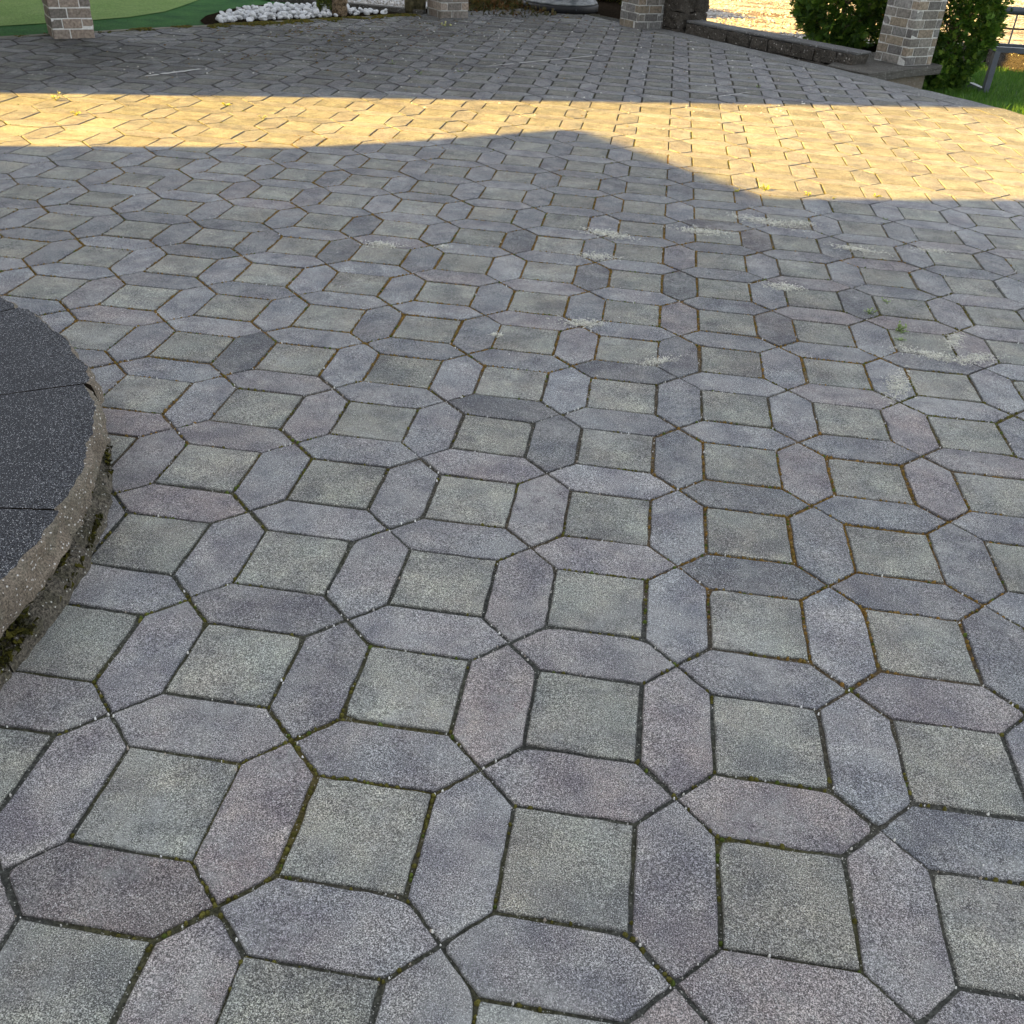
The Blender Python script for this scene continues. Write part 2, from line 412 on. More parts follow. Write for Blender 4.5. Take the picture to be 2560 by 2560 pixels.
_c = M_gravel.mix(_bn, _c, (.09, .055, .032))
M_gravel.color(_c); M_gravel.bump(M_gravel.ramp(_v.outputs['Distance'], [(0, 1.0), (.6, .0)]), .02, 1); M_gravel = M_gravel.m
M_far = m_simple('rough_ground', (.09, .10, .05), (.16, .15, .09), 3, bump=.02)
sheet('ground', [(-400, -400), (400, -400), (400, 400), (-400, 400)], -.60, M_far)
# left: two-tone artificial turf
sheet('fringe_turf', [(-40, -30), (-34.1, -30), (-6.7, 5.73), (-2.05, 11.80), (-2.05, 40), (-40, 40)], -.012, M_turf2)
curve = [(-9.5, 2.2), (-6.6, 6.6), (-5.35, 8.55), (-4.90, 9.25), (-4.62, 9.8), (-4.50, 10.4), (-4.55, 11.0), (-4.62, 11.6), (-4.8, 12.6), (-5.6, 15), (-9, 22), (-30, 30), (-39, 10), (-20, -5)]
sheet('putting_green', curve, -.006, M_turf1)
# right: lawn (lower), retaining edge, gravel yard
sheet('lawn', [(3.2, 11.9), (2.9, 9.4), (4.2, 7.7), (5.2, 4.5), (20, 2), (24, 8.5), (5.9, 13.35), (4.2, 13.95), (3.4, 13.2)], -.33, m_simple('lawn_soil', (.03, .06, .012), (.06, .10, .02), 25, bump=.01))
sheet('leaf_litter_ground', [(-2.04, 11.81), (-2.3, 16.9), (1.35, 17.4), (1.22, 13.6), (.90, 12.35), (.2, 13.2)], -.015, M_soil)
sheet('gravel_yard', [(-2.02, 12.02), (-2.3, 16.9), (1.35, 17.4), (1.22, 13.6), (1.2, 12.2), (2.5, 11.25), (2.75, 12.4), (3.6, 13.3), (4.2, 13.97), (5.9, 13.37), (24, 8.6), (60, 8), (60, 90), (-30, 90), (-6, 30), (-3.4, 12.6)], -.10, M_gravel)
sheet('planting_bed', [(1.0, 12.3), (2.9, 10.2), (3.3, 9.7), (4.3, 11.4), (3.6, 13.3), (1.4, 12.8)], -.325, M_soil)

# ------------------------------------------------------------------ circular step
WC = Vector((-1.9, .5)); WR = 1.645; NW = 15
step = empty('round_step', (WC.x, WC.y, 0))
tag(step, 'low round step of dark speckled wedge slabs over rough split face blocks', 'step')
def face_r(ang, z, amp=.012, k=0):
    p = Vector((math.cos(ang) * 9, math.sin(ang) * 9, z * 22 + k * 5))
    return amp * noise.noise(p * 1.0) + amp * .8 * noise.noise(p * 3.1) + amp * .5 * noise.noise(p * 8)
a0 = math.atan2(.802 - .5, -.267 + 1.9)      # a joint direction
dA = 2 * math.pi / NW
for w in range(NW):
    b0, b1 = a0 + w * dA, a0 + (w + 1) * dA
    seg = 90 if -1.2 < (b0 + dA / 2 + math.pi) % (2 * math.pi) - math.pi < 1.3 else 12
    v, f, mi = [], [], []
    gap = .0030 / WR
    # rings of the cap: inner top, outer top, chamfer, mid face, bottom, back
    prof = [(.30, .200, 0), (1.50, .200, 0), (1.628, .1985, .012), (1.638, .191, .014), (1.644, .172, .016), (1.648, .150, .020), (1.648, .125, .020), (1.640, .104, .014), (1.560, .097, 0), (.30, .094, 0)]
    for s_ in range(seg + 1):
        a = b0 + gap + (b1 - b0 - 2 * gap) * s_ / seg
        edge = min(s_, seg - s_) / seg
        for (r, z, amp) in prof:
            rr = r + (face_r(a, z, amp, w) if amp else 0)
            if amp and edge < .05: rr -= (.05 - edge) * .22
            if r == .30: rr = .30
            v.append((math.cos(a) * rr, math.sin(a) * rr, z))
    n = len(prof)
    for s_ in range(seg):
        for k in range(n):
            k2 = (k + 1) % n
            f.append([s_ * n + k, s_ * n + k2, (s_ + 1) * n + k2, (s_ + 1) * n + k][::-1]); mi.append(0 if k < 2 else 1)
    f.append(list(range(n))); mi.append(2); f.append([seg * n + k for k in range(n)][::-1]); mi.append(2)
    mesh('cap_slab', v, f, [M_captop, M_split, M_soil], step, mi)
for w in range(NW):
    b0, b1 = a0 + (w + .5) * dA, a0 + (w + 1.5) * dA
    seg = 80 if -1.3 < (b0 + dA / 2 + math.pi) % (2 * math.pi) - math.pi < 1.3 else 12
    v, f = [], []
    prof = [(1.50, .0935, 0), (1.520, .091, .012), (1.575, .076, .022), (1.622, .050, .024), (1.640, .035, .016), (1.645, .0, .010), (1.5, -.03, 0)]
    n = len(prof)
    for s_ in range(seg + 1):
        a = b0 + .002 + (b1 - b0 - .004) * s_ / seg
        for (r, z, amp) in prof:
            rr = r + (face_r(a, z, amp, w + 50) if amp else 0)
            v.append((math.cos(a) * rr, math.sin(a) * rr, z))
    for s_ in range(seg):
        for k in range(n - 1): f.append([s_ * n + k, s_ * n + k + 1, (s_ + 1) * n + k + 1, (s_ + 1) * n + k][::-1])
    f.append(list(range(n))); f.append([seg * n + k for k in range(n)][::-1])
    mesh('base_block', v, f, M_mossstone, step)
# central disc closing the middle of the step
v = [(math.cos(i * math.pi / 16) * .298, math.sin(i * math.pi / 16) * .298, z) for z in (.198, .094) for i in range(32)]
mesh('centre_disc', v, [list(range(32))] + [[i, 32 + i, 32 + (i + 1) % 32, (i + 1) % 32] for i in range(32)], M_captop, step)

# ------------------------------------------------------------------ brick pillars
UX, VX = Vector((.785, .62)).normalized(), Vector((-.62, .785)).normalized()
UX = Vector((VX.y, -VX.x))
def pillar(corner, size, z0, h, label, tint, seed):
    random.seed(seed)
    c = Vector(corner) + (UX + VX) * size / 2
    root = empty('brick_pillar', (c.x, c.y, z0), math.atan2(UX.y, UX.x))
    tag(root, label, 'pillar', 'brick pillars round the patio')
    b = MB(); hb, mj = .077, .0095; L = size / 2; wd = .095
    rows = int(h / (hb + mj))
    for r in range(rows):
        z = (r + .5) * (hb + mj)
        for side in range(4):
            R = Matrix.Rotation(side * math.pi / 2, 4, 'Z')
            # each side runs from -L to L - wd so that corners bond
            ph = .5 if r % 2 else 1.0
            x = -L; run = size - (wd if (r + side) % 2 else 0)
            x = -L if (r + side) % 2 == 0 else -L + wd
            end = L if (r + side) % 2 == 0 else L - wd
            if (r + side) % 2 == 0: x, end = -L, L
            lens = []
            rem = end - x; first = .19 if (r // 1 + side) % 2 else .15
            while rem > .03:
                l = min(first if not lens else .19, rem)
                if rem - l < .04: l = rem
                lens.append(l); rem -= l
            for l in lens:
                col = random.choice(tint); kf = random.uniform(.75, 1.2)
                ctr = R @ Vector((x + l / 2, -L + wd / 2, z))
                b.box(ctr.x, ctr.y, ctr.z, l - mj, wd, hb, side * math.pi / 2, 0, .004, .0012, (*[q * kf for q in col], 1)); x += l
    b.build('brickwork', M_brick, root, cols=True)
    m = MB(); m.box(0, 0, rows * (hb + mj) / 2, size - .011, size - .011, rows * (hb + mj) - .002); m.build('mortar', M_mortar if seed == 1 else M_mortar2, root)
    m = MB(); m.box(0, 0, rows * (hb + mj) + .03, size + .10, size + .10, .06, bev=.008); m.build('capstone', M_strip, root)
    return root
T_a = [(.20, .175, .15), (.23, .195, .165), (.16, .145, .13), (.21, .19, .17), (.24, .195, .16)]
T_b = [(.15, .14, .125), (.125, .12, .115), (.17, .145, .11), (.15, .148, .142), (.18, .15, .115)]
pillar((-4.50, 8.12), .36, -.01, 2.35, 'brown brick pillar with white mortar standing at the edge of the artificial turf', T_a, 1)
pillar((-1.65, 11.60), .37, -.01, 2.35, 'dark brick pillar next to the mossy wooden post', T_a, 2)
pillar((.65, 12.02), .38, -.01, 2.35, 'grey brick pillar between the black based drum and the rough stone pier', T_b, 3)
pillar((3.49, 10.62), .42, .012, 2.35, 'grey brown brick pillar on a stone slab between two evergreen bushes', T_b, 4)
random.seed(11)

M_slab = m_speckled('dark_slab', (.085, .08, .07), (.4, 1, 1.7), (.4, .4, .38), .93, 90, mottle=.9, gs=120, bump=.006)
# plinth slab under the right pillar
t = empty('plinth', (3.3, 10.9, 0)); tag(t, 'thick stone slab on blocks carrying the brick pillar between the bushes', 'plinth')
def prism(name, pts, z0, z1, mat, parent, jit=.004):
    n = len(pts); off = parent.location if parent else Vector((0, 0, 0))
    v = [(x - off.x, y - off.y, z - off.z) for z in (z0, z1) for x, y in pts]
    me = mesh(name, v, [list(range(n))[::-1], list(range(n, 2 * n))] + [[i, (i + 1) % n, n + (i + 1) % n, n + i] for i in range(n)], mat, parent)
    bm = bmesh.new(); bm.from_mesh(me.data); bmesh.ops.subdivide_edges(bm, edges=bm.edges[:], cuts=3, use_grid_fill=True)
    bmesh.ops.bevel(bm, geom=[e for e in bm.edges if e.is_manifold and e.calc_face_angle() > .5], offset=.006, segments=1, affect='EDGES')
    for q in bm.verts: q.co += Vector([random.uniform(-jit, jit) for _ in range(3)])
    bm.to_mesh(me.data); bm.free(); return me
prism('slab', [(2.66, 10.27), (3.02, 9.93), (3.95, 10.93), (3.55, 11.75), (3.05, 11.35)], -.075, .010, M_slab, t)
prism('block', [(2.9, 10.35), (3.12, 10.12), (3.80, 10.92), (3.5, 11.5)], -.40, -.078, M_split, t)

# low block wall behind the right-hand edge
a, b_ = Vector((1.20, 12.02)), Vector((2.92, 10.39)); dv = (b_ - a).normalized(); nv = Vector((-dv.y, dv.x)) * -1
nv = Vector((-dv.y, dv.x)); nv = nv if nv.dot(Vector((1, 1))) > 0 else -nv
ang = math.atan2(dv.y, dv.x)
M_wall = m_speckled('dark_wall_stone', (.07, .062, .052), (.4, 1, 1.7), (.4, .38, .35), .93, 60, mottle=.8, gs=70, bump=.02)
M_walltop = m_speckled('wall_coping', (.10, .10, .10), (.5, 1, 1.6), (.5, .5, .5), .93, 90, mottle=.5, gs=150, bump=.004)
t = empty('low_wall', (a.x, a.y, -.285), ang); tag(t, 'low dark block garden wall with a smooth grey coping beside the gravel yard', 'wall')
Lw = (b_ - a).length
def rough_block(mb, cx, cy, cz, sx, sy, sz, amp=.012, cuts=5, rz=0):
    bm = bmesh.new(); bmesh.ops.create_cube(bm, size=1)
    bmesh.ops.subdivide_edges(bm, edges=bm.edges[:], cuts=cuts, use_grid_fill=True)
    R = Matrix.Rotation(rz, 3, 'Z'); s = random.random() * 50
    vs = []
    bm.verts.index_update()
    for v in bm.verts:
        p = Vector((v.co.x * sx, v.co.y * sy, v.co.z * sz)); e = max(abs(v.co.x), abs(v.co.y), abs(v.co.z))
        corner = sum(1 for q in v.co if abs(q) > .499)
        p += Vector([noise.noise(Vector((p.x * 14 + s, p.y * 14, p.z * 14 + i * 9))) for i in range(3)]) * amp
        if corner >= 2: p *= .985
        vs.append(R @ p + Vector((cx, cy, cz)))
    mb.add(vs, [[v.index for v in f.verts] for f in bm.faces]); bm.free()
mb = MB()
for row in range(3):
    x = -.0; z = .065 + row * .13
    while x < Lw - .02:
        l = min(random.uniform(.25, .40), Lw - x)
        if Lw - x - l < .1: l = Lw - x
        rough_block(mb, x + l / 2, .14 * 1, z, l - .008, .26, .122, .018); x += l
mb.build('blockwork', M_wall, t)
mb = MB(); x = -.02
while x < Lw:
    l = min(.48, Lw + .02 - x)
    mb.box(x + l / 2, .165, .402, l - .006, .26, .026, 0, bev=.006, jit=.002); x += l
mb.build('coping', M_walltop, t)

# rough stone pier
t = empty('stone_pier', (1.17, 12.28, -.33), math.atan2(UX.y, UX.x)); tag(t, 'dark rough block stone pier right of the grey brick pillar', 'pier')
mb = MB()
for row in range(13):
    z = .09 + row * .18
    for sx, l in ((-1, .22), (1, .20)) if row % 2 else ((-1, .16), (1, .26)):
        x = -.21 if sx < 0 else .21 - l
        rough_block(mb, x + l / 2, 0, z, l - .008, .40, .172, .028)
mb.build('blockwork', M_wall, t)

# retaining edge behind the bench
t = empty('retaining_wall', (5.0, 13.66, -.33), math.atan2(-.24, .97)); tag(t, 'low reddish brown retaining wall between lawn and gravel behind the bench', 'wall')
mb = MB(); x = -.9
while x < 5:
    l = random.uniform(.35, .6); rough_block(mb, x + l / 2, .1, .115, l - .012, .2, .23, .02); x += l
mb.build('blockwork', m_speckled('brown_stone', (.065, .055, .050), (.4, 1, 1.7), (.5, .45, .4), .93, 60, mottle=.7, gs=70, bump=.015), t)
mb = MB(); x = -.9
while x < 5: mb.box(x + .3, .11, .245, .594, .24, .028, bev=.004, jit=.002); x += .6
mb.build('coping', M_split, t)

# concrete kerb behind the stone bed, on the turf side
t = empty('concrete_kerb', (-3.0, 11.93, 0), math.atan2(-.10, .80)); tag(t, 'grey concrete kerb between the white stones and the gravel', 'kerb')
mb = MB(); mb.box(.1, .05, -.01, 2.0, .11, .12, bev=.008); mb.build('kerb_stone', M_slab, t)
sheet('grey_gravel', [(-4.0, 12.05), (-2.05, 11.93), (-1.95, 12.3), (-2.3, 16), (-5.5, 16)], .02, m_simple('grey_gravel', (.15, .15, .15), (.55, .55, .54), 30, bump=.03, lo=.3, hi=.7))

# wooden post
t = empty('wooden_post', (-2.02, 11.86, 0)); tag(t, 'mossy dark wooden post left of the dark brick pillar', 'post')
mb = MB()
for dx, dy, r0 in ((-.055, 0, .075), (.055, .03, .07)):
    mb.tube([(dx + .004 * math.sin(z * 5), dy, z) for z in [k * .12 for k in range(18)]], [r0 + random.uniform(-.006, .006) for _ in range(18)], 9)
mb.build('post', m_simple('mossy_wood', (.030, .028, .014), (.11, .095, .05), 18, bump=.02), t, smooth=True)

# palm-like trunk and dwarf shrub in the white stones
t = empty('palm_tree', (-2.74, 11.16, 0)); tag(t, 'brown fibrous palm trunk rising out of the white stones', 'tree')
v, f = [], []; n = 18
for i in range(60):
    z = i * .035
    for k in range(n):
        a_ = k * 2 * math.pi / n; r = .083 + (.012 if (k + i * 2) % 4 < 2 and i % 3 else -.004) + random.uniform(-.006, .006) - z * .004
        v.append((math.cos(a_) * r, math.sin(a_) * r, z))
for i in range(59):
    for k in range(n): f.append([i * n + k, i * n + (k + 1) % n, (i + 1) * n + (k + 1) % n, (i + 1) * n + k])
mesh('trunk', v, f, m_simple('palm_fibre', (.05, .035, .02), (.22, .16, .10), 60, bump=.01), t)
mb = MB()
for k in range(16):
    a_ = k * 2.4; L = random.uniform(.7, 1.0)
    pts = [Vector((math.cos(a_) * L * u * .9, math.sin(a_) * L * u * .9, 2.05 + .5 * u - .75 * u * u)) for u in [q / 8 for q in range(9)]]
    for i in range(8):
        d = (pts[i + 1] - pts[i]).normalized(); sd = Vector((-d.y, d.x, 0)).normalized()
        for s_ in (-1, 1):
            for q in range(3):
                p = pts[i].lerp(pts[i + 1], q / 3); tip = p + sd * s_ * .28 * (1 - i / 9) + d * .12 - Vector((0, 0, .06))
                mb.add([p, p + d * .018, tip], [[0, 1, 2]], 0, (.05, .09, .02, 1))
mb.build('crown', M_leaf, t, cols=True)

def leaf_cloud(mb, cx, cy, cz, rx, ry, rz, n, size, cols, seed=0, shell=.55, flat=0):
    rnd = random.Random(seed)
    for _ in range(n):
        while True:
            d = Vector((rnd.gauss(0, 1), rnd.gauss(0, 1), rnd.gauss(0, 1))).normalized()
            lump = 1 + .22 * noise.noise(d * 2.3 + Vector((seed, 0, 0))) + .14 * noise.noise(d * 6 + Vector((0, seed, 0)))
            rr = (shell + (1 - shell) * rnd.random() ** .6) * lump
            if noise.noise(Vector((d.x * rr * 3.2 + seed, d.y * rr * 3.2, d.z * rr * 3.2))) > -.22: break
        p = Vector((cx + d.x * rx * rr, cy + d.y * ry * rr, cz + d.z * rz * rr))
        if p.z < -.30: continue
        c = rnd.choice(cols); kf = rnd.uniform(.7, 1.25); c = (c[0] * kf, c[1] * kf, c[2] * kf, 1)
        # a small upright spray of scale leaves
        ax = (d + Vector((rnd.gauss(0, .5), rnd.gauss(0, .5), rnd.gauss(.55, .4)))).normalized()
        sd = ax.cross(Vector((rnd.gauss(0, 1), rnd.gauss(0, 1), rnd.gauss(0, 1)))).normalized(); s = size * rnd.uniform(.6, 1.3)
        nn = ax.cross(sd)
        for q in (-.9, -.45, 0, .45, .9):
            dirq = (ax + sd * q).normalized(); tip = p + dirq * s * (1 - .3 * abs(q)) + nn * rnd.uniform(-.15, .15) * s
            w = sd * s * .10 - ax * q * s * .1
            mb.add([p, p + dirq * s * .55 + w, tip, p + dirq * s * .55 - w], [[0, 1, 2, 3]], 0, c)
G_thuja = [(.05, .115, .010), (.075, .15, .014), (.03, .07, .010), (.11, .18, .018), (.045, .10, .012)]
def bush(name, loc, rx, ry, rz, cz, n, size, label, seed, cols=G_thuja, trunk=True):
    t = empty(name, loc); tag(t, label, 'bush', 'evergreens at the edge of the patio' if trunk else None)
    mb = MB(); leaf_cloud(mb, 0, 0, cz, rx, ry, rz, n, size, cols, seed)
    mb.build('foliage', M_leaf, t, cols=True)
    if trunk:
        mb = MB(); mb.tube([(0, 0, -.02), (.01, 0, cz * .5), (0, .01, cz)], [.028, .024, .012], 8); 
        for k in range(14):
            a_ = k * 2.4; z = cz * (.35 + .04 * k); mb.tube([(0, 0, z), (math.cos(a_) * rx * .7, math.sin(a_) * ry * .7, z + rz * .35)], [.011, .004], 5)
        mb.build('trunk', M_bark, t)
    return t
bush('evergreen_bush', (2.99, 12.08, -.33), .56, .50, .64, .86, 6200, .075, 'rounded dark green evergreen bush left of the brick pillar, hanging over the low wall', 3)
bush('evergreen_bush', (4.10, 11.55, -.36), .47, .42, 1.02, .90, 7500, .075, 'taller dark green evergreen bush right of the brick pillar, beside the metal bench', 8)
bush('dwarf_shrub', (-2.93, 11.22, -.02), .085, .085, .17, .12, 500, .04, 'small yellow green shrub left of the palm trunk', 21, [(.10, .13, .02), (.07, .10, .02), (.13, .15, .02)], False)

# drum planter
t = empty('stone_drum', (-.43, 13.46, 0)); tag(t, 'round grey marbled drum on a black base ring at the back of the patio', 'planter')
def lathe(name, prof, mat, parent, n=64, smooth=True):
    v = [(math.cos(k * 2 * math.pi / n) * r, math.sin(k * 2 * math.pi / n) * r, z) for r, z in prof for k in range(n)]
    f = [[i * n + k, i * n + (k + 1) % n, (i + 1) * n + (k + 1) % n, (i + 1) * n + k] for i in range(len(prof) - 1) for k in range(n)]
    f.append([(len(prof) - 1) * n + k for k in range(n)])
    return mesh(name, v, f, mat, parent, smooth=smooth)
ring = lathe('base_ring', [(.49, 0), (.505, .008), (.505, .072), (.495, .085), (.44, .088)], M_black, t)
k = NM('marbled_grey', .5, .4); o = k.obj()
mp = k.node('ShaderNodeMapping'); k.link(o, mp.inputs[0]); mp.inputs['Scale'].default_value = (1, 1, 3.5)
n1 = k.noise(mp.outputs[0], 7, 6, .65)
k.color(k.ramp(n1, [(.30, (.03, .036, .038)), (.48, (.09, .10, .105)), (.58, (.20, .21, .215)), (.7, (.07, .08, .085))])); k.bump(n1, .004, .5)
lathe('drum', [(.475, .086), (.492, .094), (.485, .11), (.46, .13), (.445, .20), (.43, .45), (.46, .62), (.47, .66), (.42, .66), (.40, .60), (.05, .60)], k.m, t)
for aa in (-2.15, -1.62, -1.05):
    mb = MB(); mb.box(math.cos(aa) * .507, math.sin(aa) * .507, .045, .012, .012, .016, aa, bev=.003); mb.build('stud', M_metal, ring)

# bench
t = empty('metal_bench', (4.64, 11.56, -.33), .16); tag(t, 'blue grey painted metal bench standing on the lawn', 'bench')
def bar(name, pts, w, mat=M_metal, sq=True):
    mb = MB(); mb.tube(pts, w, 4 if sq else 12, sq=sq); return mb.build(name, mat, t)
for xx in (0.0, 1.55):
    bar('leg', [(xx, 0, .02), (xx + .03, .06, .44)], .044)
    bar('runner', [(xx - .02, .0, .03), (xx - .02, .75, .03)], .044)
    bar('side_rail', [(xx + .03, .06, .452), (xx + .03, .50, .452)], .024)
    bar('back_upright', [(xx + .35, .50, .40), (xx + .40, .60, .80)], .010)
bar('front_rail', [(-.02, .08, .455), (1.65, .08, .455)], .038)
bar('rear_rail', [(-.02, .50, .452), (1.65, .50, .452)], .026)
bar('seat_rod', [(.38, .10, .44), (.38, .50, .44)], .008)
bar('back_rail', [(-.02, .60, .80), (1.65, .60, .80)], .042, sq=False)
bar('middle_rail', [(-.02, .55, .62), (1.65, .55, .62)], .013, M_bark)

# ------------------------------------------------------------------ white stones
def stone_mesh(seed, sub=2, col=(.62, .63, .64)):
    bm = bmesh.new(); bmesh.ops.create_icosphere(bm, subdivisions=sub, radius=1)
    rnd = random.Random(seed); sx, sy, sz = rnd.uniform(.8, 1.2), rnd.uniform(.6, .9), rnd.uniform(.45, .7)
    cuts = [(Vector((rnd.gauss(0, 1), rnd.gauss(0, 1), rnd.gauss(0, 1))).normalized(), rnd.uniform(.6, .85)) for _ in range(7)]
    for v in bm.verts:
        p = v.co.copy()
        for n_, d in cuts:
            e = p.dot(n_) - d
            if e > 0: p -= n_ * e * .9
        p += p * .06 * noise.noise(p * 2 + Vector((seed, 0, 0)))
        v.co = Vector((p.x * sx, p.y * sy, p.z * sz))
    me = bpy.data.meshes.new('white_stone'); bm.to_mesh(me); bm.free(); me.materials.append(M_white)
    at = me.attributes.new('col', 'FLOAT_COLOR', 'POINT'); kf = rnd.uniform(.85, 1.1)
    for d in at.data: d.color = (col[0] * kf, col[1] * kf, col[2] * kf, 1)
    return me
SM = [stone_mesh(i) for i in range(9)]
bed = [Vector(p) for p in [(-3.62, 9.72), (-3.76, 10.1), (-3.78, 10.6), (-3.70, 11.1), (-3.5, 11.42), (-3.2, 11.60), (-2.7, 11.65), (-2.2, 11.66)]]
sheet('soil_bed', [(-3.70, 9.62), (-3.88, 9.9), (-3.98, 10.3), (-3.98, 10.9), (-3.90, 11.4), (-3.62, 11.80), (-3.2, 11.95), (-2.05, 11.80)], .001, M_soil)
def in_poly(p, poly):
    c = False
    for i in range(len(poly)):
        a, b = poly[i], poly[i - 1]
        if (a.y > p.y) != (b.y > p.y) and p.x < (b.x - a.x) * (p.y - a.y) / (b.y - a.y) + a.x: c = not c
    return c
placed = []; rnd = random.Random(5); tries = 0
while len(placed) < 285 and tries < 60000:
    tries += 1
    p = Vector((rnd.uniform(-4, -2.1), rnd.uniform(9.5, 11.8)))
    if not in_poly(p, bed) or inside_line(p, LEFT[0], LEFT[1]) > -.07: continue
    if p.x > -2.65 and rnd.random() < .5: continue
    if (p - Vector((-2.74, 11.16))).length < .12: continue
    layer = 0 if len(placed) < 190 else 1
    md = .056
    if any((p - q).length < md and l == layer for q, l in placed): continue
    placed.append((p, layer))
    o = bpy.data.objects.new('white_stone', rnd.choice(SM)); COL.objects.link(o)
    s = rnd.uniform(.028, .050); dn = min(.22, -inside_line(p, LEFT[0], LEFT[1]))
    o.location = (p.x, p.y, .016 + layer * .030 * min(1, dn / .15)); o.scale = (s, s, s); o.rotation_euler = (rnd.uniform(-.6, .6), rnd.uniform(-.6, .6), rnd.uniform(0, 6.3))
    tag(o, 'white stone lying in the stone bed beside the turf', 'stone', 'white stones in the bed beside the turf')

# gravel stones on the yards (uncountable)
def pebbles(name, regs, mat, cols, seed, kind='stuff'):
    rnd = random.Random(seed); mb = MB()
    oc = [Vector(v) for v in [(1, 0, 0), (-1, 0, 0), (0, 1, 0), (0, -1, 0), (0, 0, 1), (0, 0, -1)]]
    fs = [[0, 2, 4], [2, 1, 4], [1, 3, 4], [3, 0, 4]]
    for (fn, n, s0, s1) in regs:
        for _ in range(n):
            q = fn(rnd)
            if q is None: continue
            x, y, z = q; s = rnd.uniform(s0, s1); R = Matrix.Rotation(rnd.uniform(0, 6.3), 3, 'Z')
            c = rnd.choice(cols); kf = rnd.uniform(.7, 1.2)
            mb.add([R @ Vector((v.x * s * rnd.uniform(.7, 1.3), v.y * s * rnd.uniform(.6, 1), v.z * s * .7)) + Vector((x, y, z)) for v in oc[:5]], fs, 0, (c[0] * kf, c[1] * kf, c[2] * kf, 1))
    return tag(mb.build(name, mat, cols=True), kind=kind)
def yard(rnd):
    x = rnd.uniform(1.2, 11); y = 12 + 14 * rnd.random() ** 1.4
    if y < 12.1 + .0 or (x > 2.8 and y < 13.9 - (x - 4.2) * .2) or x > 1.2 + (y - 10.5) * .62 + 1.2: return None
    if (Vector((x, y)) - Vector((1.2, 12.02))).dot(nv) < .3: return None
    if nz(x * .35 + y * .2, y * 1.8, 1.1, 3) > .22 and rnd.random() < .8: return None
    return x, y, -.095
def yard2(rnd): return rnd.uniform(-3.9, -2.1), rnd.uniform(12.05, 15), .022
pebbles('gravel', [(yard, 16000, .010, .030), (yard2, 2500, .012, .028)], M_white, [(.45, .43, .40), (.32, .31, .28), (.52, .50, .47), (.24, .22, .19)], 9)
def dead(rnd):
    q = yard(rnd)
    if q is None: return None
    x, y, z = q
    return (x, y, z + .004) if nz(x * .35 + y * .2, y * 1.8, 1.1, 3) > .05 else None
pebbles('dead_leaves', [(dead, 6000, .008, .022)], M_moss, [(.14, .075, .035), (.20, .12, .06), (.09, .05, .03)], 19)

# lawn blades
rnd = random.Random(3); mb = MB()
for _ in range(42000):
    x = rnd.uniform(3.7, 6.6); y = rnd.uniform(8.0, 14.0)
    e = min(-inside_line(Vector((x, y)), a_, b2, -.015) for a_, b2 in ((RIGHT_A, RIGHT_B),)) if y > 8.8 else .1
    if y > 13.6 - (x - 5) * .24: continue
    if y <= 8.9 and x < 3.85 + (8.9 - y) * .52: continue
    if e < 0: continue
    if x > 3.7 + (y - 8) * .40 + 1.0: continue
    h = rnd.uniform(.03, .085); z = -.33
    if e < .55 and y > 8: z = -.33 + .32 * max(0, 1 - e / .45) if y < 10.2 else -.33
    if y <= 8.9: z = -.03
    an = rnd.uniform(0, 6.3); w = Vector((math.cos(an), math.sin(an), 0)) * .0035; ln = Vector((rnd.gauss(0, .025), rnd.gauss(0, .025), h))
    c = rnd.choice([(.05, .13, .014), (.07, .17, .018), (.04, .10, .014), (.10, .19, .025)])
    p = Vector((x, y, z)); mb.add([p - w, p + w, p + ln * .6 + w * .6, p + ln, p + ln * .6 - w * .6], [[0, 1, 2, 3, 4]], 0, (*c, 1))
tag(mb.build('grass', M_grass, cols=True), kind='stuff')
# bank of soil between patio edge and lawn at the near end
sheet_bank = mesh('lawn_bank', [(3.30, 9.44, -.05), (3.72, 8.95, -.035), (4.0, 8.58, -.03), (4.17, 8.2, -.03), (4.42, 7.75, -.03), (4.77, 6.3, -.03), (9, 6.3, -.06), (9, 8.6, -.3), (4.9, 8.9, -.10), (4.55, 9.3, -.28), (3.75, 10.1, -.325)],
    [[0, 1, 9, 10], [1, 2, 8, 9], [2, 3, 8], [3, 4, 5, 6, 7, 8]], m_simple('bank_soil', (.03, .07, .012), (.06, .12, .02), 25, bump=.01))
tag(sheet_bank, kind='structure')

# olive ground cover behind the drum
mb = MB(); leaf_cloud(mb, 0, 0, 0, 1.6, .5, .45, 9000, .06, [(.06, .065, .012), (.09, .08, .015), (.04, .04, .01), (.11, .06, .015)], 31, .3)
leaf_cloud(mb, 1.15, -.5, 0, .5, .4, .4, 2600, .06, [(.06, .065, .012), (.09, .08, .015), (.04, .04, .01), (.11, .06, .015)], 35, .2)
o = mb.build('ground_cover', M_leaf, cols=True); o.location = (-.35, 15.3, .12); tag(o, kind='stuff')

mb = MB(); leaf_cloud(mb, 0, 0, 0, 1.0, 1.5, .06, 2600, .05, [(.05, .05, .012), (.08, .06, .015), (.035, .035, .01), (.10, .05, .015)], 33, .05)
o = mb.build('leaf_litter', M_leaf, cols=True); o.location = (-1.25, 13.55, .01); tag(o, kind='stuff')
